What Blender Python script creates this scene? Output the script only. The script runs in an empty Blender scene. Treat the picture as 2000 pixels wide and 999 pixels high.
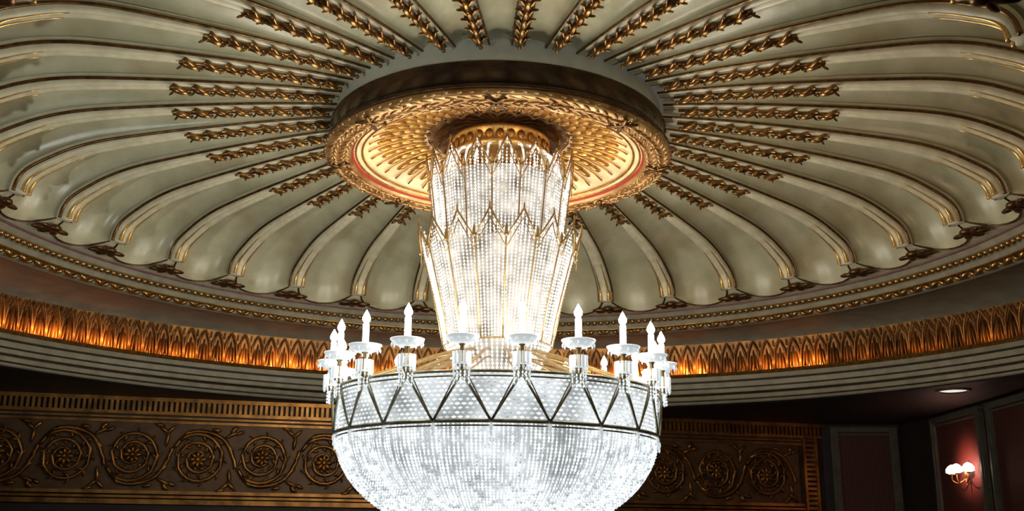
import bpy, math, random
from mathutils import Vector, Matrix
random.seed(7)
pi=math.pi
scene=bpy.context.scene
COL=scene.collection
try:
    scene.view_settings.view_transform='Standard'
except Exception: pass

# ------------------------------------------------------------ materials
def mat(name,c1,c2=None,rough=.5,metal=0.,scale=3.,emit=None,es=0.,bump=0.,bscale=20.,stripe=None,noemit_sample=False,emix=None,grime=None):
    m=bpy.data.materials.new(name); m.use_nodes=True
    nt=m.node_tree; N=nt.nodes; L=nt.links
    b=N["Principled BSDF"]
    b.inputs["Roughness"].default_value=rough; b.inputs["Metallic"].default_value=metal
    b.inputs["Base Color"].default_value=(*c1,1)
    tc=N.new("ShaderNodeTexCoord")
    if c2 is not None:
        no=N.new("ShaderNodeTexNoise"); no.inputs["Scale"].default_value=scale; no.inputs["Detail"].default_value=5
        L.new(tc.outputs["Object"],no.inputs["Vector"])
        r=N.new("ShaderNodeValToRGB"); r.color_ramp.elements[0].position=.35; r.color_ramp.elements[1].position=.65
        r.color_ramp.elements[0].color=(*c1,1); r.color_ramp.elements[1].color=(*c2,1)
        L.new(no.outputs["Fac"],r.inputs["Fac"])
        out=r.outputs["Color"]
        if grime:
            n4=N.new("ShaderNodeTexNoise"); n4.inputs["Scale"].default_value=grime[0]; n4.inputs["Detail"].default_value=6
            L.new(tc.outputs["Object"],n4.inputs["Vector"])
            r4=N.new("ShaderNodeValToRGB"); r4.color_ramp.elements[0].position=.5; r4.color_ramp.elements[1].position=.72
            L.new(n4.outputs["Fac"],r4.inputs["Fac"])
            mx=N.new("ShaderNodeMixRGB"); mx.inputs["Color2"].default_value=(*grime[1],1)
            mm=N.new("ShaderNodeMath"); mm.operation='MULTIPLY'; mm.inputs[1].default_value=grime[2]
            L.new(r4.outputs["Color"],mm.inputs[0]); L.new(mm.outputs[0],mx.inputs["Fac"])
            L.new(out,mx.inputs["Color1"]); out=mx.outputs["Color"]
        L.new(out,b.inputs["Base Color"])
    if stripe:
        w=N.new("ShaderNodeTexWave"); w.inputs["Scale"].default_value=stripe; w.bands_direction='DIAGONAL'
        mp=N.new("ShaderNodeMapping"); mp.inputs["Scale"].default_value=(1,1,0)
        L.new(tc.outputs["Object"],mp.inputs["Vector"]); L.new(mp.outputs["Vector"],w.inputs["Vector"])
        r=N.new("ShaderNodeValToRGB"); r.color_ramp.elements[0].color=(*c1,1); r.color_ramp.elements[1].color=(*c2,1)
        L.new(w.outputs["Fac"],r.inputs["Fac"]); L.new(r.outputs["Color"],b.inputs["Base Color"])
    if bump:
        n2=N.new("ShaderNodeTexNoise"); n2.inputs["Scale"].default_value=bscale; n2.inputs["Detail"].default_value=4
        L.new(tc.outputs["Object"],n2.inputs["Vector"])
        bp=N.new("ShaderNodeBump"); bp.inputs["Strength"].default_value=bump; bp.inputs["Distance"].default_value=.05
        L.new(n2.outputs["Fac"],bp.inputs["Height"]); L.new(bp.outputs["Normal"],b.inputs["Normal"])
    if emit is not None:
        b.inputs["Emission Color"].default_value=(*emit,1); b.inputs["Emission Strength"].default_value=es
        if emix:
            n3=N.new("ShaderNodeTexNoise"); n3.inputs["Scale"].default_value=emix[0]; n3.inputs["Detail"].default_value=2
            L.new(tc.outputs["Object"],n3.inputs["Vector"])
            mr=N.new("ShaderNodeMapRange"); mr.inputs["From Min"].default_value=.35; mr.inputs["From Max"].default_value=.65
            mr.inputs["To Min"].default_value=emix[1]; mr.inputs["To Max"].default_value=emix[2]
            L.new(n3.outputs["Fac"],mr.inputs["Value"]); L.new(mr.outputs["Result"],b.inputs["Emission Strength"])
        if noemit_sample: m.cycles.emission_sampling='NONE'
    return m

M_cream=mat("cream_plaster",(.42,.40,.26),(.58,.55,.39),rough=.30,scale=1.1,bump=.07,bscale=5,grime=(.8,(.34,.24,.11),.6))
M_cream2=mat("cream_trim",(.56,.51,.35),(.70,.64,.47),rough=.38,scale=4)
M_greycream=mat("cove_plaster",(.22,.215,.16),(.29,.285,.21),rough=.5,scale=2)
M_gold=mat("gilding",(.60,.34,.10),(.34,.17,.04),rough=.32,metal=.85,scale=9)
M_gold2=mat("bright_gilding",(.85,.58,.22),(.62,.38,.12),rough=.35,metal=.75,scale=9)
M_wreath=mat("wreath_gilding",(.30,.15,.05),(.58,.35,.15),rough=.38,metal=.7,scale=2.2)
M_bronze=mat("aged_bronze",(.08,.04,.015),(.22,.11,.04),rough=.35,metal=.8,scale=7)
M_husk=mat("antique_gold_husk",(.10,.045,.012),(.46,.24,.075),rough=.33,metal=.85,scale=6)
M_dark=mat("dark_lacquer_bronze",(.035,.018,.010),(.10,.052,.022),rough=.22,metal=.5,scale=2)
M_collar=mat("grey_collar_plaster",(.62,.62,.54),(.72,.71,.60),rough=.4,scale=3)
M_band=mat("cove_leaf_gold",(.40,.18,.045),(.17,.07,.018),rough=.38,metal=.6,scale=2.0)
M_frieze=mat("frieze_gold",(.40,.185,.045),(.17,.075,.02),rough=.36,metal=.8,scale=2.5)
M_friezebg=mat("frieze_ground",(.075,.036,.013),(.12,.06,.02),rough=.5,metal=.3,scale=3)
M_wall=mat("dark_wall",(.016,.010,.008),(.025,.016,.012),rough=.6,scale=2)
M_soffit=mat("dark_soffit",(.012,.011,.009),(.02,.017,.013),rough=.6,scale=2)
M_cornice=mat("cornice_plaster",(.26,.235,.16),(.35,.31,.22),rough=.5,scale=3)
M_dkline=mat("dark_line_moulding",(.03,.02,.012),(.05,.035,.018),rough=.4,metal=.3,scale=6)
M_red=mat("red_line",(.36,.02,.015),(.42,.03,.02),rough=.5,scale=5)
M_purple=mat("rose_line",(.16,.08,.08),(.22,.12,.12),rough=.5,scale=5)
M_damask=mat("red_damask",(.040,.010,.008),(.08,.024,.016),rough=.6,stripe=6)
M_pil=mat("grey_pilaster",(.065,.062,.047),(.095,.09,.068),rough=.5,scale=3)
M_floor=mat("red_carpet",(.05,.012,.012),(.07,.016,.014),rough=.9,scale=8)
M_dish=mat("dish_plaster",(.70,.50,.27),(.85,.66,.40),rough=.45,scale=3)
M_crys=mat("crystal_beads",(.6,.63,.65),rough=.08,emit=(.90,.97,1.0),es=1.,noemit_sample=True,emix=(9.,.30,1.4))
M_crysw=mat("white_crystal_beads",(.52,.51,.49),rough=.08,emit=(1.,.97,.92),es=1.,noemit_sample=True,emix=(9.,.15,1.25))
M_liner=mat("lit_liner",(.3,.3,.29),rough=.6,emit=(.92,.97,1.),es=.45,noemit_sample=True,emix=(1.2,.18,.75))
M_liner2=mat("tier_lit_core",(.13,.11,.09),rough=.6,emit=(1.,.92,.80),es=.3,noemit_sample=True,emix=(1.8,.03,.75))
M_silver=mat("silvered_gilt_metal",(.34,.32,.21),(.62,.59,.46),rough=.35,metal=.45,scale=6)
M_chgold=mat("chandelier_gilt",(.46,.32,.14),(.34,.22,.09),rough=.3,metal=.75,scale=6)
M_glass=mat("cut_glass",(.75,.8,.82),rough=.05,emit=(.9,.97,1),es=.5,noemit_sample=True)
M_candle=mat("candle_tube",(.9,.9,.85),rough=.4,emit=(.85,.93,1.),es=1.0,noemit_sample=True)
M_flame=mat("flame_bulb",(1,1,1),rough=.4,emit=(1.,.95,.85),es=40.,noemit_sample=True)
M_shade=mat("sconce_shade",(1,.8,.6),rough=.5,emit=(1.,.62,.50),es=9.,noemit_sample=True)
M_lampdisc=mat("recessed_light_lens",(.9,.9,.8),rough=.4,emit=(1,.95,.8),es=.8,noemit_sample=True)

# ------------------------------------------------------------ mesh builder
class MB:
    def __init__(s): s.v=[]; s.f=[]
    def add(s,vs,fs):
        o=len(s.v); s.v.extend(vs); s.f.extend([tuple(i+o for i in f) for f in fs])
    def grid(s,rows,closed_u=False,closed_v=False):
        n=len(rows); m=len(rows[0]); o=len(s.v)
        for r in rows: s.v.extend(r)
        for i in range(n if closed_v else n-1):
            for j in range(m if closed_u else m-1):
                a=o+i*m+j; b=o+i*m+(j+1)%m; c=o+((i+1)%n)*m+(j+1)%m; d=o+((i+1)%n)*m+j
                s.f.append((a,b,c,d))
    def lathe(s,prof,seg=48,cx=0,cy=0,cz=0):
        rows=[[(cx+r*math.sin(2*pi*k/seg),cy+r*math.cos(2*pi*k/seg),cz+z) for k in range(seg)] for r,z in prof]
        s.grid(rows,closed_u=True)
    def tube(s,pts,rad,sides=6,closed=False,flat=1.0):
        pts=[Vector(p) for p in pts]; n=len(pts); rows=[]
        for i,p in enumerate(pts):
            if closed: t=pts[(i+1)%n]-pts[i-1]
            else: t=pts[min(i+1,n-1)]-pts[max(i-1,0)]
            if t.length<1e-9: t=Vector((0,0,1))
            t.normalize()
            ref=Vector((0,0,1)) if abs(t.z)<.93 else Vector((0,1,0))
            a=t.cross(ref).normalized(); b=a.cross(t)
            rr=rad[i] if isinstance(rad,(list,tuple)) else rad
            rows.append([tuple(p+a*rr*math.cos(2*pi*k/sides)+b*rr*flat*math.sin(2*pi*k/sides)) for k in range(sides)])
        o=len(s.v)
        s.grid(rows,closed_u=True,closed_v=closed)
        if not closed:
            s.f.append(tuple(range(o+sides-1,o-1,-1))); e=o+(n-1)*sides; s.f.append(tuple(range(e,e+sides)))
    def ell(s,c,ax,ay,az,seg=8,rings=5):
        c=Vector(c);ax=Vector(ax);ay=Vector(ay);az=Vector(az)
        rows=[]
        for i in range(rings+1):
            th=pi*i/rings
            th=min(max(th,.08),pi-.08)
            rows.append([tuple(c+az*math.cos(th)+(ax*math.cos(2*pi*k/seg)+ay*math.sin(2*pi*k/seg))*math.sin(th)) for k in range(seg)])
        s.grid(rows,closed_u=True)
        o=len(s.v)-len(rows)*seg
        s.f.append(tuple(range(o+seg-1,o-1,-1))); e=len(s.v)-seg; s.f.append(tuple(range(e,e+seg)))
    def octa(s,p,r,h,tx=None):
        x,y,z=p
        if tx is None:
            s.add([(x,y,z+h),(x+r,y,z),(x,y+r,z),(x-r,y,z),(x,y-r,z),(x,y,z-h)],
              [(0,1,2),(0,2,3),(0,3,4),(0,4,1),(5,2,1),(5,3,2),(5,4,3),(5,1,4)])
        else:
            a,b=tx
            s.add([(x,y,z+r),(x+a*h,y+b*h,z),(x-b*r,y+a*r,z),(x-a*h,y-b*h,z),(x+b*r,y-a*r,z),(x,y,z-r)],
              [(0,1,2),(0,2,3),(0,3,4),(0,4,1),(5,2,1),(5,3,2),(5,4,3),(5,1,4)])
    def box(s,c,ux,uy,uz):
        c=Vector(c);ux=Vector(ux);uy=Vector(uy);uz=Vector(uz)
        vs=[tuple(c+ux*a+uy*b+uz*d) for a in(-1,1) for b in(-1,1) for d in(-1,1)]
        s.add(vs,[(0,1,3,2),(4,6,7,5),(0,4,5,1),(2,3,7,6),(0,2,6,4),(1,5,7,3)])
    def obj(s,name,m,parent=None,smooth=True,loc=(0,0,0),**props):
        me=bpy.data.meshes.new(name); me.from_pydata([tuple(v) for v in s.v],[],s.f)
        import bmesh
        bm=bmesh.new(); bm.from_mesh(me); bmesh.ops.recalc_face_normals(bm,faces=bm.faces); bm.to_mesh(me); bm.free()
        me.materials.append(m)
        if smooth:
            me.polygons.foreach_set("use_smooth",[True]*len(me.polygons))
        me.update()
        o=bpy.data.objects.new(name,me); COL.objects.link(o); o.location=loc
        if parent: o.parent=parent
        for k,v in props.items(): o[k]=v
        return o

def empty(name,loc=(0,0,0),parent=None,**props):
    o=bpy.data.objects.new(name,None); COL.objects.link(o); o.location=loc; o.empty_display_size=.3
    if parent: o.parent=parent
    for k,v in props.items(): o[k]=v
    return o

def catmull(P,n):
    out=[]; m=len(P)
    for i in range(m-1):
        p0=P[max(i-1,0)];p1=P[i];p2=P[i+1];p3=P[min(i+2,m-1)]
        for k in range(n):
            t=k/n
            out.append(tuple(.5*((2*b)+(-a+c)*t+(2*a-5*b+4*c-d)*t*t+(-a+3*b-3*c+d)*t**3) for a,b,c,d in zip(p0,p1,p2,p3)))
    out.append(tuple(P[-1])); return out

# ------------------------------------------------------------ camera
p=math.radians(15.5); roll=math.radians(.6)
cam=bpy.data.cameras.new("camera"); camo=bpy.data.objects.new("camera",cam); COL.objects.link(camo)
fw=Vector((0,math.cos(p),math.sin(p))); up=Vector((0,-math.sin(p),math.cos(p))); rt=Vector((1,0,0))
r2=rt*math.cos(roll)+up*math.sin(roll); u2=up*math.cos(roll)-rt*math.sin(roll)
mw=Matrix((( r2.x,u2.x,-fw.x,0),(r2.y,u2.y,-fw.y,0),(r2.z,u2.z,-fw.z,0),(0,0,0,1)))
camo.matrix_world=mw
cam.sensor_width=36; cam.lens=36.0; cam.clip_end=300
scene.camera=camo

# ------------------------------------------------------------ dome
DC=(-.17,20,0)       # dome centre
NF=34
PH=math.radians(1.2)+pi/NF   # first rib angle
PROF=catmull([(3.3,8.56),(4.6,8.47),(6,8.32),(7.3,8.15),(8.5,7.95),(9.3,7.68),(9.85,7.33),(10.08,7.02),(10.15,6.70)],4)
def normals(P):
    out=[]
    for i in range(len(P)):
        a=P[max(i-1,0)];b=P[min(i+1,len(P)-1)]
        dx,dz=b[0]-a[0],b[1]-a[1]; l=math.hypot(dx,dz); dx/=l;dz/=l
        out.append((-dz,dx))
    return out
NRM=normals(PROF); NRM[-1]=(1.,0.)
def ribw(r): return .10+.09*min(1,max(0,(r-3.3)/7))
def fdepth(t): return .12+.28*min(1,t/.6)+.32*max(0,(t-.45)/.55)**1.6
mb=MB(); SUB=24; rows=[]
NPF=len(PROF)
arc=[0.]
for a_,b_ in zip(PROF,PROF[1:]): arc.append(arc[-1]+math.hypot(b_[0]-a_[0],b_[1]-a_[1]))
for i,(r,z) in enumerate(PROF):
    nr,nz=NRM[i]; row=[]
    hw=pi/NF*r; w=ribw(r)*.8/hw; T=arc[i]/arc[-1]
    for k in range(NF):
        for j in range(SUB):
            u=-1+2*j/SUB+1e-6
            u=math.copysign(1-(1-abs(u))**1.35,u)
            au=abs(u)
            x=min(1,au/(1-w))
            off=fdepth(T)*math.sqrt(max(0,1-x**2))
            ph=PH+(k+.5)*2*pi/NF+u*pi/NF
            R=r+nr*off; Z=max(z+nz*off,6.66)
            tw=max(0,(T-.80)/.20)
            Z+=tw*(.26*(1-math.sqrt(max(0,1-x**2)))-.04)
            row.append((R*math.sin(ph),R*math.cos(ph),Z))
    rows.append(row)
last=rows[-1]
flat=[(11.12*math.sin(math.atan2(x,y)),11.12*math.cos(math.atan2(x,y)),6.66) for x,y,z in last]
def mixp(a,b,t,zz=None):
    r1=math.hypot(a[0],a[1]); th=math.atan2(a[0],a[1]); r2_=r1+(11.12-r1)*t
    return (r2_*math.sin(th),r2_*math.cos(th),a[2]+(6.66-a[2])*min(1,t*1.6))
mids=[[mixp(a,None,t) for a in last] for t in(0,.12,.3,.5,.7)]
mb.grid(rows,closed_u=True)
mb.obj("ceiling",M_cream,loc=DC,kind="structure",label="fluted shell dome ceiling in cream plaster with scalloped rim",category="ceiling")
m2=MB(); m2.grid(mids+[flat],closed_u=True)
m2.obj("trim_1",M_cream2,loc=DC,smooth=True,kind="structure",label="flat cream plaster border around the scalloped dome",category="trim")
q=MB(); q.tube([(x*1.002,y*1.002,z-.02) for x,y,z in last[::2]],.026,5,closed=True)
q.obj("trim_19",M_bronze,loc=DC,kind="structure",label="thin dark bronze scalloped edge line of the dome",category="trim")

# ribs
ribM=MB(); rows=[]
edgeL=[];edgeR=[];crL=[];crR=[]
for i,(r,z) in enumerate(PROF):
    z=z+.14*max(0,(arc[i]/arc[-1]-.85)/.15)
    nr,nz=NRM[i]; w=ribw(r); t=arc[i]/arc[-1]; h=.05+.15*min(1,t*1.1)
    sec=[(-w,-.08),(-w,h*.5),(-w*.75,h*.9),(-w*.4,h*.9),(0,h*.55),(w*.4,h*.9),(w*.75,h*.9),(w,h*.5),(w,-.08)]
    rows.append([(x,r-nr*q_,z-nz*q_) for x,q_ in sec])
    edgeL.append((-w*1.05,r-nr*.02,z-nz*.02)); edgeR.append((w*1.05,r-nr*.02,z-nz*.02))
    crL.append((-w*.62,r-nr*(h*.93),z-nz*(h*.93))); crR.append((w*.62,r-nr*(h*.93),z-nz*(h*.93)))
ribM.grid(rows)
ribM.f.append(tuple(range(len(ribM.v)-9,len(ribM.v))))
rib0=ribM.obj("plaster_rib",M_cream2,loc=DC)
eM=MB()
for e in(edgeL,edgeR): eM.tube(e,[.024+.018*k/len(e) for k in range(len(e))],5)
edge0=eM.obj("dark_gilt_edge",M_bronze,parent=rib0,label="thin dark bronze edge line")
gM=MB()
n0=int(len(crL)*.55)
for e in(crL,crR): gM.tube(e[n0:],[.012+.055*(k/(len(e)-n0))**1.5 for k in range(len(e)-n0)],6)
tip0=gM.obj("gilt_tip",M_gold2,parent=rib0,label="polished gold bead on the rib tip")
# husk garland
hM=MB()
def prof_at(r):
    for a,b in zip(PROF,PROF[1:]):
        if a[0]<=r<=b[0]:
            t=(r-a[0])/(b[0]-a[0]); return a[1]+(b[1]-a[1])*t
    return PROF[-1][1]
rr=3.66; nh=8
for k in range(nh):
    L=.38; s=.9+.25*k/nh; rc=rr+L*.5; zc=prof_at(rc)-.17
    hM.ell((0,rc,zc),(.055*s,0,0),(0,0,.08),(0,L*.40,.02),7,5)
    for sg in(-1,1):
        hM.ell((sg*.075*s,rc+.03,zc+.02),(.035*s,.01*sg,0),(0,0,.05),(sg*.055*s,L*.32,.03),6,5)
        hM.ell((sg*.13*s,rc+.13,zc+.0),(.032*s,0,0),(0,0,.035),(sg*.06,.06,-.03),6,4)
    hM.ell((0,rc-L*.48,zc-.03),(.04,0,0),(0,0,.045),(0,.035,0),7,4)
    rr+=L
hM.tube([(0,3.6,prof_at(3.6)-.10),(0,5,prof_at(5)-.12),(0,rr,prof_at(min(rr,9))-.13)],.035,5)
husk0=hM.obj("husk_garland",M_husk,parent=rib0,label="antique gold husk garland")
# leaf ornament
lM=MB()
for ang,ln,wd in((0,.30,.09),(.95,.36,.10),(-.95,.36,.10),(1.7,.34,.07),(-1.7,.34,.07)):
    d=Vector((math.sin(ang),math.cos(ang),0)); c=Vector((0,10.40,6.64))+d*ln*.75
    q_=Vector((d.y,-d.x,0))
    lM.ell(c,q_*wd,(0,0,.06),d*ln*.62,8,5)
lM.ell((0,10.36,6.66),(.17,0,0),(0,.15,0),(0,0,.09),8,5)
leaf0=lM.obj("leaf_ornament",M_bronze,loc=DC)
for k in range(NF):
    rz=-(PH+k*2*pi/NF)
    if k==0: R=rib0;Lf=leaf0
    else:
        R=rib0.copy(); COL.objects.link(R)
        for chd in(edge0,tip0,husk0):
            c=chd.copy(); c.parent=R; COL.objects.link(c)
        Lf=leaf0.copy(); COL.objects.link(Lf)
    for o in(R,Lf): o.rotation_euler=(0,0,rz)
    R["label"]="cream plaster rib with husk garland and gilt tip between dome flutes"; R["category"]="rib moulding"; R["group"]="dome ribs"
    Lf["label"]="dark bronze leaf ornament at the foot of a dome rib"; Lf["category"]="plaster ornament"; Lf["group"]="dome leaf ornaments"

# ------------------------------------------------------------ rings around dome
def ering(prof,seg=240):
    return [[(a*math.sin(2*pi*k/seg),b*math.cos(2*pi*k/seg),z) for k in range(seg)] for a,b,z in prof]
def esweep(name,prof,m,label,seg=240,smooth=False):
    q=MB(); q.grid(ering(prof,seg),closed_u=True)
    return q.obj(name,m,loc=DC,smooth=smooth,kind="structure",label=label,category="trim")
esweep("trim_2",[(11.10,11.10,6.67),(11.10,11.10,6.62),(11.13,11.13,6.62),(11.16,11.16,6.59)],M_purple,"thin rose coloured fillet around the dome")
esweep("trim_3",[(11.14,11.14,6.61),(11.22,11.22,6.50),(11.42,11.42,6.46),(11.5,11.5,6.40),(11.55,11.55,6.30),(11.75,11.75,6.28),(11.8,11.8,6.2),(11.95,11.95,6.16)],M_cornice,"stepped cream plaster moulding around the dome")
bd=MB()
n=360
for k in range(n):
    a=2*pi*k/n
    if math.cos(a)<-.55: continue
    s_,c_=math.sin(a),math.cos(a)
    bd.ell((11.3*s_,11.3*c_,6.45),(.07*s_,.07*c_,0),(0,0,.085),(.075*c_,-.075*s_,0),6,4)
bd.obj("trim_4",M_gold,loc=DC,kind="structure",label="gilded bead moulding around the dome",category="trim")
bd=MB(); n=300
for k in range(n):
    a=2*pi*k/n
    if math.cos(a)<-.55: continue
    s_,c_=math.sin(a),math.cos(a); sg=1 if k%2 else -1
    bd.ell((11.72*s_,11.72*c_,6.24),(.09*s_,.09*c_,0),(0,0,.085),(.11*c_,-.11*s_,.06*sg),6,4)
bd.tube([(11.58*math.sin(2*pi*k/200),11.58*math.cos(2*pi*k/200),6.29) for k in range(200)],.035,5,closed=True)
bd.obj("trim_5",M_gold,loc=DC,kind="structure",label="gilded leaf-and-rope moulding around the dome",category="trim")
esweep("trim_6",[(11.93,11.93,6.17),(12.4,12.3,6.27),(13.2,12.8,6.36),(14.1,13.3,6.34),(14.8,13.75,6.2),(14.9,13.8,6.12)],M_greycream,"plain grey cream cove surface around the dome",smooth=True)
esweep("trim_7",[(14.9,13.82,6.16),(14.93,13.86,5.9),(14.93,13.98,5.4),(14.9,14.05,5.1)],M_band,"gilded backing of the cove leaf band")
lb=MB(); NL=216
for k in range(NL):
    a=2*pi*k/NL
    if math.cos(a)<-.45: continue
    def P(u,v,w):
        t=a+u/14.3
        aa=14.9+.03*v; bb=13.98-.05*v
        aa-=w; bb-=w
        return (aa*math.sin(t),bb*math.cos(t),5.12+v)
    arch=[P(-.19,0,.05),P(-.19,.35,.09),P(-.15,.62,.13),P(-.07,.82,.17),P(0,.95,.19),P(.07,.82,.17),P(.15,.62,.13),P(.19,.35,.09),P(.19,0,.05)]
    lb.tube(arch,.034,5)
    T=Vector(P(.1,0,0))-Vector(P(-.1,0,0)); T.normalize(); Wv=Vector((-math.sin(a),-math.cos(a),0))
    lb.ell(P(0,.36,.07),T*.038,Wv*.09,(0,0,.36),6,5)
    for sg in(-1,1):
        lb.ell(P(sg*.095,.28,.05),T*.03,Wv*.07,Vector((0,0,.27))+T*(-sg*.03),6,4)
        lb.ell(P(sg*.19,.86,.06),T*.02,Wv*.05,Vector((0,0,.12)),5,4)
lb.obj("trim_8",M_band,loc=DC,kind="structure",label="gilded acanthus leaf band glowing in the cove",category="trim")
esweep("trim_9",[(14.95,14.08,5.10),(14.35,13.45,5.10),(14.3,13.42,5.02),(14.32,13.5,4.96)],M_gold,"gilded lip of the cove ledge")
esweep("trim_10",[(14.32,13.46,5.0),(14.28,13.48,4.86),(14.34,13.56,4.82),(14.34,13.6,4.66),(14.40,13.7,4.62),(14.40,13.74,4.5)],M_cornice,"upper cream cornice step below the cove")
esweep("trim_11",[(14.40,13.72,4.52),(14.43,13.82,4.48),(14.43,13.86,4.42)],M_dkline,"dark grooved line in the cornice")
esweep("trim_12",[(14.41,13.84,4.43),(14.41,13.9,4.32),(14.45,14.02,4.28),(14.46,14.08,4.2)],M_cornice,"lower cream cornice step")
esweep("trim_13",[(14.45,14.06,4.22),(14.5,14.15,4.17),(14.7,14.25,4.15),(22,18,4.15),(30,26,4.15)],M_soffit,"dark soffit beyond the dome cornice")
q=MB()
for a_,b_,z_ in((14.30,13.50,4.82),(14.36,13.64,4.64),(14.43,13.93,4.30)):
    q.tube([(a_*math.sin(2*pi*k/200),b_*math.cos(2*pi*k/200),z_) for k in range(200)],.025,5,closed=True)
q.obj("trim_20",M_dkline,loc=DC,kind="structure",label="dark fine lines running along the cornice",category="trim")
def plight(name,loc,e,c,size=0.,parent=None):
    l=bpy.data.lights.new(name,'POINT'); l.energy=e; l.color=c; l.shadow_soft_size=size
    o=bpy.data.objects.new(name,l); COL.objects.link(o); o.location=loc
    if parent: o.parent=parent
    return o
def spotd(name,loc,d,e,c,ang,bl=.8,size=.0):
    l=bpy.data.lights.new(name,'SPOT'); l.energy=e; l.color=c; l.spot_size=math.radians(ang); l.spot_blend=bl; l.shadow_soft_size=size
    o=bpy.data.objects.new(name,l); COL.objects.link(o); o.location=loc
    o.rotation_euler=Vector(d).to_track_quat('-Z','Y').to_euler()
deg=-78.
while deg<64:
    if deg<-48: e=48
    elif deg<-36: e=16+34*(math.sin(deg*.9)>0)
    elif deg<-6: e=46
    elif deg<8: e=20
    elif deg<27: e=50
    elif deg<33: e=5
    elif deg<40: e=46
    else: e=4
    e*=1+.55*math.sin(deg*.85+.5)
    a=math.radians(deg); s_,c_=math.sin(a),math.cos(a)
    spotd("cove_lamp",(DC[0]+14.44*s_,20+13.53*c_,5.16),(s_,c_,.35),e*1.0,(1,.44,.12),104,1.0)
    deg+=2.1

# ------------------------------------------------------------ medallion
MC=(-.31,20,0)
med=empty("ceiling_medallion",(MC[0],20,7.5),label="round gilded ceiling medallion with dark drum and leafy wreath rim",category="ceiling medallion")
mo=(0,0,-7.5)
q=MB(); q.lathe([(3.30,8.70),(3.36,8.56),(3.36,8.24),(3.38,8.20)],96); q.obj("drum_collar",M_collar,med,loc=mo,label="grey plaster collar")
q=MB(); q.lathe([(3.36,8.20),(3.45,8.18),(3.47,8.14),(3.43,8.10),(3.43,7.88),(3.46,7.74),(3.52,7.72),(3.54,7.68),(3.5,7.64),(3.5,7.60)],96); q.obj("drum",M_dark,med,loc=mo,label="dark glossy bronze drum")
q=MB(); q.lathe([(3.48,7.64),(3.53,7.60),(3.55,7.55),(3.52,7.49),(3.40,7.46),(3.2,7.46),(3.05,7.48),(3.0,7.55)],96); q.obj("wreath_base",M_wreath,med,loc=mo)
q=MB(); nn=96
for k in range(nn):
    for row,(rad,z,tz) in enumerate(((3.52,7.55,1),(3.44,7.48,.4),(3.33,7.45,0),(3.21,7.45,0),(3.10,7.47,0))):
        a=2*pi*(k+.5*(row%2)+random.uniform(-.15,.15))/nn; s_,c_=math.sin(a),math.cos(a)
        sg=.5 if row%2 else -.35
        T=Vector((c_,-s_,0)); Rr=Vector((s_,c_,0)); z+=random.uniform(-.01,.01)
        q.ell((rad*s_,rad*c_,z),Rr*.04+Vector((0,0,.02*tz)),(0,0,.038),T*.115+Rr*sg*.10,6,4)
        if (k+row)%4==0: q.ell((rad*s_,rad*c_,z-.03),Rr*.032,(0,0,.04),T*.035,6,4)
q.obj("wreath",M_wreath,med,loc=mo,label="gilded laurel wreath")
for j in range(8):
    q=MB()
    a=2*pi*j/8+.0; s_,c_=math.sin(a),math.cos(a); T=Vector((c_,-s_,0)); Rr=Vector((s_,c_,0))
    q.tube([Vector((3.3*s_,3.3*c_,7.42))+T*x+Rr*y for x,y in((-.17,-.24),(0,0),(.17,.24))],.045,6,flat=.6)
    q.tube([Vector((3.3*s_,3.3*c_,7.42))+T*x+Rr*y for x,y in((.17,-.24),(0,0),(-.17,.24))],.045,6,flat=.6)
    q.obj("wreath_ribbon",M_bronze,med,loc=mo,label="dark crossed ribbon tie")
q=MB(); q.tube([(3.49*math.sin(2*pi*k/90),3.49*math.cos(2*pi*k/90),7.68) for k in range(90)],.04,6,closed=True); q.obj("drum_band",M_wreath,med,loc=mo)
q=MB(); q.lathe([(3.0,7.53),(2.985,7.57),(2.96,7.59)],96); q.obj("red_fillet",M_red,med,loc=mo,label="thin red painted line")
q=MB(); q.lathe([(2.97,7.58),(2.82,7.60),(2.78,7.66),(2.6,7.78),(2.2,7.95),(1.8,8.05),(1.42,8.1)],96); q.obj("dish",M_dish,med,loc=mo,label="warm cream concave dish")
q=MB()
for rad,z in((2.80,7.60),(2.93,7.58)): q.tube([(rad*math.sin(2*pi*k/90),rad*math.cos(2*pi*k/90),z) for k in range(90)],.025,5,closed=True)
dishp=[(2.68,7.70),(2.5,7.80),(2.3,7.88),(2.05,7.96),(1.8,8.02),(1.5,8.05)]
for k in range(40):
    a=2*pi*k/40; s_,c_=math.sin(a),math.cos(a)
    for i in range(4):
        f=(i+.5)/4; r0=1.6+f*.85; z0=8.06-.235*f**1.6-.03
        w=.05+.055*math.sin(pi*min(1,f+.1))
        q.ell((r0*s_,r0*c_,z0),(c_*w,-s_*w,0),(0,0,.055),(s_*.17,c_*.17,-.05*f),6,4)
    a+=pi/40; s_,c_=math.sin(a),math.cos(a)
    q.tube([((r)*s_,(r)*c_,z-.02) for r,z in dishp],.022,4)
q.obj("dish_leaf_rays",M_gold,med,loc=mo,label="gilded radiating leaves")
q=MB()
rows=[]
for rr_,zz_,am in((1.45,8.02,.05),(1.38,8.0,.05),(1.25,8.12,.06),(1.0,8.3,.05),(.7,8.4,.02),(.02,8.42,0)):
    rows.append([((rr_+am*abs(math.sin(12*2*pi*k/192)))*math.sin(2*pi*k/192),(rr_+am*abs(math.sin(12*2*pi*k/192)))*math.cos(2*pi*k/192),zz_+am*abs(math.sin(12*2*pi*k/192))) for k in range(192)])
q.grid(rows,closed_u=True); q.obj("center_shell",M_bronze,med,loc=mo,label="fluted dark gilt shell rosette")
for k in range(6):
    a=2*pi*(k+.5)/6
    plight("medallion_lamp",(MC[0]+2.25*math.sin(a),20+2.25*math.cos(a),7.40),11,(1,.66,.36))

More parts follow.
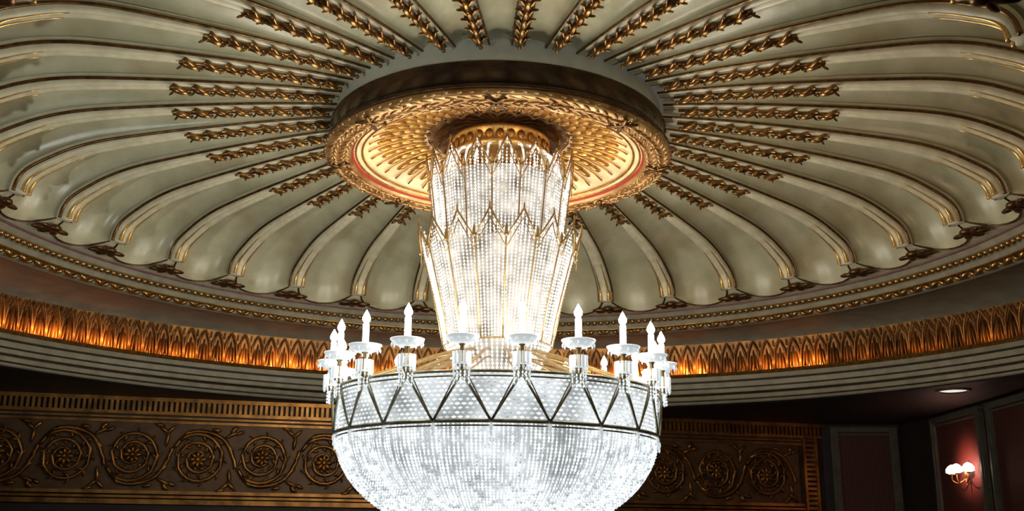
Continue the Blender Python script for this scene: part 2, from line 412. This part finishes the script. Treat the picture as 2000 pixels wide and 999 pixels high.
# ------------------------------------------------------------ chandelier
CC=(-.26,20,0)
ch=empty("chandelier",(CC[0],20,0),label="huge crystal bead chandelier with gilt crowns and candle lights",category="chandelier")
NC=20; CPH=math.radians(180-8)
def cp(a,r,z): return (r*math.sin(a),r*math.cos(a),z)
RB=3.05; zb=1.87; HB=1.90
bowl=empty("crystal_bowl",(0,0,0),ch)
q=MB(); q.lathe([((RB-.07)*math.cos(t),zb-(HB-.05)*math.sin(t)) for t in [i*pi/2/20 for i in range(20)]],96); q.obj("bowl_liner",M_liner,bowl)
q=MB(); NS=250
for k in range(NS):
    a=2*pi*k/NS; ds=.75+.5*random.random(); dr=random.uniform(-.02,.03)
    nb=52
    for i in range(nb):
        t=(i+.5)/nb*pi/2*.985
        r=(RB+dr)*math.cos(t)
        if r<1.5 and k%2: continue
        if r<.8 and k%4: continue
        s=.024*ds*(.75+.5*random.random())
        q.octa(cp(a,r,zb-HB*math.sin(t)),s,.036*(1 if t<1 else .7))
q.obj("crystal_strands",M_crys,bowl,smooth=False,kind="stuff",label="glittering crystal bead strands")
band=empty("bowl_drum",(0,0,0),ch)
q=MB(); q.lathe([(RB-.07,zb),(RB+.03,2.70)],96); q.obj("drum_liner",M_liner,band)
q=MB()
for i in range(11):
    z=zb+.07+i*.073; n=170
    for k in range(n):
        a=2*pi*(k+.5*(i%2))/n
        q.octa(cp(a,RB+.02,z),.024,.05,(math.cos(a),-math.sin(a)))
q.obj("crystal_prisms",M_crys,band,smooth=False,kind="stuff",label="rows of small crystal prisms")
for z,rr_,th in((zb,RB+.06,.035),(zb-.07,RB+.03,.016),(2.69,RB+.10,.03),(2.61,RB+.08,.016)):
    q=MB(); q.tube([cp(2*pi*k/120,rr_,z) for k in range(120)],th,6,closed=True); q.obj("metal_hoop",M_silver,band)
q=MB()
for k in range(NC):
    a=CPH+2*pi*k/NC
    for sg in(-1,1):
        for off in(0,.075):
            pts=[]
            for i in range(6):
                f=i/5
                pts.append(cp(a+sg*(pi/NC*f+off*(1-f)*.35+0),RB+.12-.03*f,2.66-(2.66-zb)*f))
            q.tube(pts,.013 if off else .024,5)
q.obj("zigzag_frame",M_silver,band,label="silvered gilt zigzag frame")
for k in range(NC):
    a=CPH+2*pi*k/NC+pi/NC
    q=MB(); q.ell((0,0,-.08),(.035,0,0),(0,.035,0),(0,0,.07),7,5); q.ell((0,0,-.18),(.022,0,0),(0,.022,0),(0,0,.05),7,5)
    q.obj("crystal_drop",M_glass,ch,smooth=False,loc=cp(a,RB+.08,zb-.02))
def tier(z0,r0,z1,r1,peak,N,nm,phase):
    T=empty(nm,(0,0,0),ch)
    def R(z):
        f=(z-z0)/(z1-z0); return r0+(r1-r0)*f**1.15
    q=MB(); q.lathe([(.05,z0),(r0-.05,z0+.02)]+[(R(z0+(z1-z0)*i/10)-.12,z0+(z1-z0)*i/10) for i in range(11)],64)
    q.obj("tier_liner",M_liner2,T)
    q=MB(); fr=MB(); ns=7
    for k in range(N):
        a0=phase+2*pi*k/N
        for j in range(ns):
            u=(j+.5)/ns
            a=a0+u*2*pi/N
            zt=z1+peak*(1-abs(2*u-1))
            z=z0+.03*random.random(); dr=.03*random.random()-.015
            while z<zt:
                q.octa(cp(a,R(z)-.01+dr,z),.023,.034)
                z+=.064
        fr_pts=[cp(a0,R(z0+(z1-z0)*i/8)+.03,z0+(z1-z0)*i/8) for i in range(9)]
        fr.tube(fr_pts,.016,5)
        am=a0+pi/N; a1=a0+2*pi/N; zp=z1+peak
        for aa in(a0,a1):
            fr.tube([cp(aa,R(z1)+.03,z1-.12),cp((aa+am)/2,R(z1+peak*.45)+.03,z1-.12+(peak+.12)*.5),cp(am,R(zp)+.03,zp+.02)],.019,5)
            fr.tube([cp(aa,R(z1)+.04,z1-.32),cp((aa+am)/2,R(z1)+.04,z1-.03),cp(am,R(z1+peak*.5)+.04,z1+peak*.62)],.011,4)
        fr.ell(cp(a0,R(z1)+.05,z1+.02),(.03,0,0),(0,.03,0),(0,0,.14),6,5)
        fr.ell(cp(a0,R(z1)+.05,z1-.08),(.05,0,0),(0,.05,0),(0,0,.035),6,4)
        fr.ell(cp(am,R(zp)+.03,zp+.06),(.018,0,0),(0,.018,0),(0,0,.09),6,4)
    fr.tube([cp(2*pi*k/64,R(z0)+.0,z0) for k in range(64)],.02,5,closed=True)
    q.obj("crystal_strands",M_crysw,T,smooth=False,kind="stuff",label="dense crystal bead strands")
    fr.obj("gilt_crown_frame",M_chgold,T,label="gilt pointed crown frame")
tier(3.66,1.06,5.6,1.53,.42,16,"lower_crystal_tier",.1+pi/16)
tier(5.5,1.24,7.05,1.43,.50,16,"upper_crystal_tier",.1)
cap=empty("top_canopy",(0,0,0),ch)
q=MB(); q.lathe([(.86,7.62),(.98,7.62),(1.0,7.68),(.97,7.72),(.97,7.9),(1.02,7.95),(1.0,8.02),(.7,8.1),(.3,8.15),(.12,8.2),(.12,8.42)],64); q.obj("gilt_canopy",M_gold2,cap)
q=MB()
for k in range(28):
    a=2*pi*k/28
    q.ell(cp(a,.995,7.82),(.09*math.cos(a),-.09*math.sin(a),0),(.03*math.sin(a),.03*math.cos(a),0),(0,0,.10),7,4)
q.obj("canopy_scallops",M_gold,cap)
q=MB()
for k in range(32):
    a=2*pi*k/32
    for i in range(22):
        f=i/21; r=.97+.28*math.sin(f*pi*.5); z=7.62+.10*math.sin(f*pi)*1.5-.62*f
        q.octa(cp(a,r,z),.028,.036)
q.obj("bead_swags",M_crysw,cap,smooth=False,kind="stuff",label="crystal bead swags")
q=MB(); q.lathe([(.05,2.6),(.45,2.7),(.6,2.95),(.5,3.2),(.75,3.4),(.95,3.6),(1.0,3.68)],40); q.obj("center_hub",M_liner2,ch)
q=MB()
for k in range(60):
    a=2*pi*k/60
    for i in range(14): q.octa(cp(a,1.0-.03*i,3.62-.07*i),.028,.04)
q.obj("hub_strands",M_crysw,ch,smooth=False,kind="stuff")
for k in range(NC):
    a=CPH+2*pi*k/NC
    q=MB(); q.tube([(0,r,z) for r,z in catmull([(.65,3.5),(1.2,3.42),(2.0,3.12),(2.8,2.82),(3.12,2.72)],4)],.03,6)
    q.tube([(.0,r,z) for r,z in catmull([(.65,3.36),(1.2,3.25),(2.0,2.98),(2.8,2.74)],4)],.018,5)
    o=q.obj("support_arm",M_chgold,ch,label="slender gilt arm"); o.rotation_euler=(0,0,-a)
RCN=3.2
def build_candle():
    h=empty("candle_holder",(0,0,0),ch)
    q=MB(); q.lathe([(.02,2.70),(.05,2.72),(.05,2.74),(.10,2.78),(.05,2.86),(.035,3.1),(.06,3.13),(.05,3.2)],12); s1=q.obj("stem",M_chgold,h)
    q=MB()
    for j in range(12):
        b=2*pi*j/12
        q.box((.145*math.sin(b),.145*math.cos(b),2.89),(.024*math.cos(b),-.024*math.sin(b),0),(.014*math.sin(b),.014*math.cos(b),0),(0,0,.11))
        q.octa((.14*math.sin(b),.14*math.cos(b),2.74),.022,.07)
    q.lathe([(.06,2.78),(.14,2.79),(.155,2.81)],16); s2=q.obj("prism_cup",M_glass,h,smooth=False,label="ring of cut glass prisms")
    q=MB(); q.lathe([(.03,3.14),(.12,3.13),(.22,3.17),(.29,3.25),(.295,3.27),(.28,3.26),(.2,3.2),(.06,3.18)],24)
    for j in range(12):
        b=2*pi*j/12; q.octa((.27*math.sin(b),.27*math.cos(b),3.17),.02,.05)
    s3=q.obj("glass_saucer",M_glass,h)
    q=MB(); q.lathe([(.0,3.18),(.075,3.18),(.06,3.24),(.058,3.64),(.04,3.66),(.001,3.66)],14); s4=q.obj("candle_tube",M_candle,h)
    q=MB(); q.lathe([(.001,3.64),(.035,3.66),(.07,3.71),(.072,3.76),(.045,3.82),(.018,3.87),(.001,3.90)],14); s5=q.obj("flame_bulb",M_flame,h)
    return h,[s1,s2,s3,s4,s5]
h0,k0=build_candle()
for k in range(NC):
    a=CPH+2*pi*k/NC
    if k==0: h=h0
    else:
        h=h0.copy(); COL.objects.link(h)
        for c in k0:
            d=c.copy(); d.parent=h; COL.objects.link(d)
    h.location=cp(a,RCN,0); h.rotation_euler=(0,0,-a)
    plight("candle_light",(CC[0]+RCN*math.sin(a),20+RCN*math.cos(a),4.0),72,(1,.92,.76),.05)
q=MB()
for k in range(NC):
    a=CPH+2*pi*k/NC
    for j in range(5):
        aa=a+(j-2)*.02
        for i in range(4): q.octa(cp(aa,RB+.17+.05*(1-abs(j-2)/2),2.66-.06*i),.018,.03)
q.obj("crystal_fringe",M_crys,ch,smooth=False,kind="stuff")

# ------------------------------------------------------------ back wall and frieze
WX0,WX1=-24.,11.35
def WY(x): return 34.85+.248*x
wu=Vector((1,.248,0)).normalized(); wn=Vector((wu.y,-wu.x,0))
FLZ=-9.
q=MB(); A=Vector((WX0,WY(WX0),0)); B=Vector((WX1,WY(WX1),0))
q.box((A+B)/2+Vector((0,0,(4.4+FLZ)/2))-wn*.25,(B-A)/2,wn*.25,(0,0,(4.4-FLZ)/2))
q.obj("wall_back",M_wall,smooth=False,kind="structure",label="dark rear wall of the hall",category="wall")
def W(u,v,w):
    base=Vector((0,WY(0),0)); return base+wu*u+wn*w+Vector((0,0,v))
U0=-22.; U1=10.35*1.03
fr=empty("frieze_panel",W(-5,1.2,.01),label="long gilded relief frieze with acanthus scrolls on the wall",category="frieze")
fo=-Vector(W(-5,1.2,0))
def wbox(q,u0,u1,v0,v1,w0,w1):
    q.box(W((u0+u1)/2,(v0+v1)/2,(w0+w1)/2),wu*(u1-u0)/2,wn*(w1-w0)/2,(0,0,(v1-v0)/2))
q=MB(); wbox(q,U0,U1,1.30,3.36,0,.06); q.obj("frieze_ground",M_friezebg,fr,smooth=False,loc=fo)
q=MB()
for v0,v1,w in((3.36,3.44,.16),(3.50,3.56,.12),(1.22,1.32,.16),(1.10,1.17,.2),(.92,1.06,.14)): wbox(q,U0,U1+.1,v0,v1,0,w)
q.obj("frieze_border",M_frieze,fr,smooth=False,loc=fo)
def scroll(cu,cv,rad,d):
    q=MB(); pts=[];rr_=[]
    turns=2.3; n=44
    for i in range(n):
        f=i/(n-1); r=rad*(1-.74*f); t=d*(turns*2*pi*f)+(-pi*.75 if d>0 else pi*.75)
        pts.append(W(cu+r*math.cos(t),cv+r*math.sin(t),.14+.06*f)); rr_.append(.065*(1.15-.45*f))
        dv=wu*math.cos(t)+Vector((0,0,math.sin(t))); tg=(wu*(-math.sin(t))+Vector((0,0,math.cos(t))))*d
        if i%2==1 and i<36:
            L_=.15*(1-.35*f)
            q.ell(W(cu+(r-.10)*math.cos(t),cv+(r-.10)*math.sin(t),.15),dv.cross(wn)*.055,wn*.08,(tg*.6-dv*.7)*L_,6,4)
            if i<20: q.ell(W(cu+(r+.08)*math.cos(t),cv+(r+.08)*math.sin(t),.13),dv.cross(wn)*.055,wn*.07,(tg*.7+dv*.5)*.15,6,4)
    q.tube(pts,rr_,6)
    for j in range(8):
        t=2*pi*j/8; dv=wu*math.cos(t)+Vector((0,0,math.sin(t)))
        q.ell(W(cu,cv,.20)+dv*.16,dv.cross(wn)*.07,wn*.08,dv*.13,6,4)
    q.ell(W(cu,cv,.26),wu*.09,wn*.08,(0,0,.09),8,5)
    s=d
    st=[W(cu+x,cv+y*s,.12) for x,y in catmull([(-.72,-.35),(-.35,-.80),(.2,-.86),(.75,-.62),(1.05,-.1),(1.15,.25)],4)]
    q.tube(st,.065,5)
    for x,y,ax_,ay_ in((.95,-.78,.2,-.10),(1.05,.78,.15,.14),(.85,.8,-.15,.12),(.98,.50,.03,.24),(.9,-.42,.16,.14),(1.0,-.92,.0,.12),(-.9,.85,.12,.1),(.72,.93,.16,-.04),(1.2,-.85,-.14,.06),(.5,-.92,.15,.03)):
        D=wu*ax_+Vector((0,0,ay_*s)); q.ell(W(cu+x,cv+y*s,.12),D.normalized().cross(wn)*.065,wn*.07,D,6,4)
    return q.obj("acanthus_scroll",M_frieze,fr,loc=fo)
sp=1.93; cu=9.3; k=0
while cu>-19.5:
    scroll(cu,2.32+(.06 if k%2 else -.04),.82,1 if k%2 else -1); cu-=sp; k+=1
q=MB(); u=U0
while u<11.5:
    wbox(q,u,u+.085,3.72,4.02,0,.16); u+=.16
wbox(q,U0,11.6,4.02,4.14,0,.24); wbox(q,U0,11.6,3.62,3.72,0,.14)
q.obj("trim_14",M_frieze,smooth=False,kind="structure",label="gilded reeded dentil band at the wall top",category="trim")
q=MB(); wbox(q,U1+.15,U1+.25,.0,3.7,0,.18); wbox(q,U1+.62,U1+.72,.0,3.7,0,.18)
v=.1
while v<3.6: wbox(q,U1+.25,U1+.62,v,v+.09,0,.12); v+=.17
q.obj("trim_15",M_frieze,smooth=False,kind="structure",label="gilded laddered border strip beside the frieze",category="trim")

def wallseg(q,P,Q,z0,z1,th=.15):
    P=Vector((*P,0));Q=Vector((*Q,0)); d=(Q-P); n=Vector((d.y,-d.x,0)).normalized()
    q.box((P+Q)/2+Vector((0,0,(z0+z1)/2))-n*th,d/2,n*th,(0,0,(z1-z0)/2)); return d.normalized(),n
q=MB()
RW=[(11.35,37.65),(14.1,37.5),(14.35,35.2),(14.3,27.5),(17.,20.),(17.,-6)]
for P,Q in zip(RW,RW[1:]): wallseg(q,P,Q,FLZ,4.4)
q.obj("wall_right",M_wall,smooth=False,kind="structure",label="dark panelled side wall of the hall",category="wall")
def panel(P,Q,z0,z1,nm,nm2):
    P=Vector((*P,0));Q=Vector((*Q,0)); d=(Q-P); L=d.length; d.normalize(); n=Vector((d.y,-d.x,0))
    if n.dot(-((P+Q)/2))<0: n=-n
    q=MB(); q.box((P+Q)/2+Vector((0,0,(z0+z1)/2))+n*.03,d*L/2,n*.03,(0,0,(z1-z0)/2))
    q.obj(nm,M_damask,smooth=False,kind="structure",label="dark red striped damask wall panel",category="wall panel")
    q=MB()
    for X in(P,Q):
        q.box(X+Vector((0,0,(z0+z1)/2))+n*.08,d*.14,n*.08,(0,0,(z1-z0)/2))
        q.box(X+Vector((0,0,(z0+z1)/2))+n*.17,d*.05,n*.03,(0,0,(z1-z0)/2))
    q.box((P+Q)/2+Vector((0,0,z1))+n*.09,d*(L/2+.14),n*.09,(0,0,.09))
    q.box((P+Q)/2+Vector((0,0,z1-.16))+n*.07,d*(L/2),n*.05,(0,0,.03))
    q.obj(nm2,M_pil,smooth=False,kind="structure",label="grey painted pilasters and head of a wall panel",category="trim")
panel((11.75,37.6),(13.85,37.5),FLZ,3.95,"wall_panel","trim_16")
panel((14.32,34.7),(14.3,31.2),FLZ,3.95,"wall_panel","trim_17")
panel((14.3,30.5),(14.3,27.9),FLZ,3.95,"wall_panel","trim_18")
q=MB(); wallseg(q,(-24,-6),(-24,29.5),FLZ,4.4); q.obj("wall_left",M_wall,smooth=False,kind="structure",label="dark side wall",category="wall")
q=MB(); q.box((-3,16,FLZ-.1),(24,0,0),(0,24,0),(0,0,.1)); q.obj("floor",M_floor,smooth=False,kind="structure",label="dark red carpeted floor",category="floor")
lo=empty("recessed_ceiling_light",(12.35,28.5,4.14),label="round recessed ceiling light glowing in the dark soffit",category="ceiling light")
q=MB(); q.lathe([(.001,-.02),(.36,-.02),(.38,0)],32); q.obj("lens",M_lampdisc,lo)
q=MB(); q.lathe([(.37,-.01),(.40,-.05),(.46,-.04),(.48,.0)],32); q.obj("trim_ring",M_pil,lo)
sc=empty("wall_sconce",(14.2,32.3,2.1),label="lit gilt wall sconce with small glowing shades on red damask",category="wall lamp")
q=MB(); q.ell((-.06,0,-.05),(.05,0,0),(0,.09,0),(0,0,.28),10,6); q.ell((-.08,0,-.36),(.03,0,0),(0,.04,0),(0,0,.07),8,5); q.obj("backplate",M_gold,sc)
for dy in(-.6,0,.6):
    q=MB(); ext=-.36 if dy==0 else -.26
    q.tube(catmull([(-.08,0,-.15),(ext*.8,dy*.5,-.28),(ext,dy,-.18),(ext,dy,-.02)],5),.02,5); q.lathe([(.01,-.03),(.06,-.01),(.07,.02)],10,ext,dy,0); q.obj("arm",M_gold,sc)
    q=MB(); q.lathe([(.09,.02),(.18,.06),(.175,.16),(.11,.25),(.03,.30)],12,ext,dy,0); q.obj("lamp_shade",M_shade,sc)
spotd("sconce_light",(13.3,32.3,2.3),(1,0,.0),260,(1,.26,.20),110,1.)

# ------------------------------------------------------------ extra lights
def spot(loc,tgt,e,c,ang,bl=.8):
    spotd("fill_spot",loc,Vector(tgt)-Vector(loc),e,c,ang,bl,.3)  # fill spots added on the camera side to lift the dome, no fixture behind them
spot((-11,2,-3),(-8,21,8),3200,(.90,.98,.95),55)
spot((3,1,-2),(0,17,8.2),1500,(.95,1.,.95),30)
spot((12,4,-3),(9,22,8),1100,(1,.66,.42),50)
w=bpy.data.worlds.new("world"); scene.world=w; w.use_nodes=True
bg=w.node_tree.nodes["Background"]; bg.inputs[0].default_value=(.60,.56,.45,1); bg.inputs[1].default_value=.12
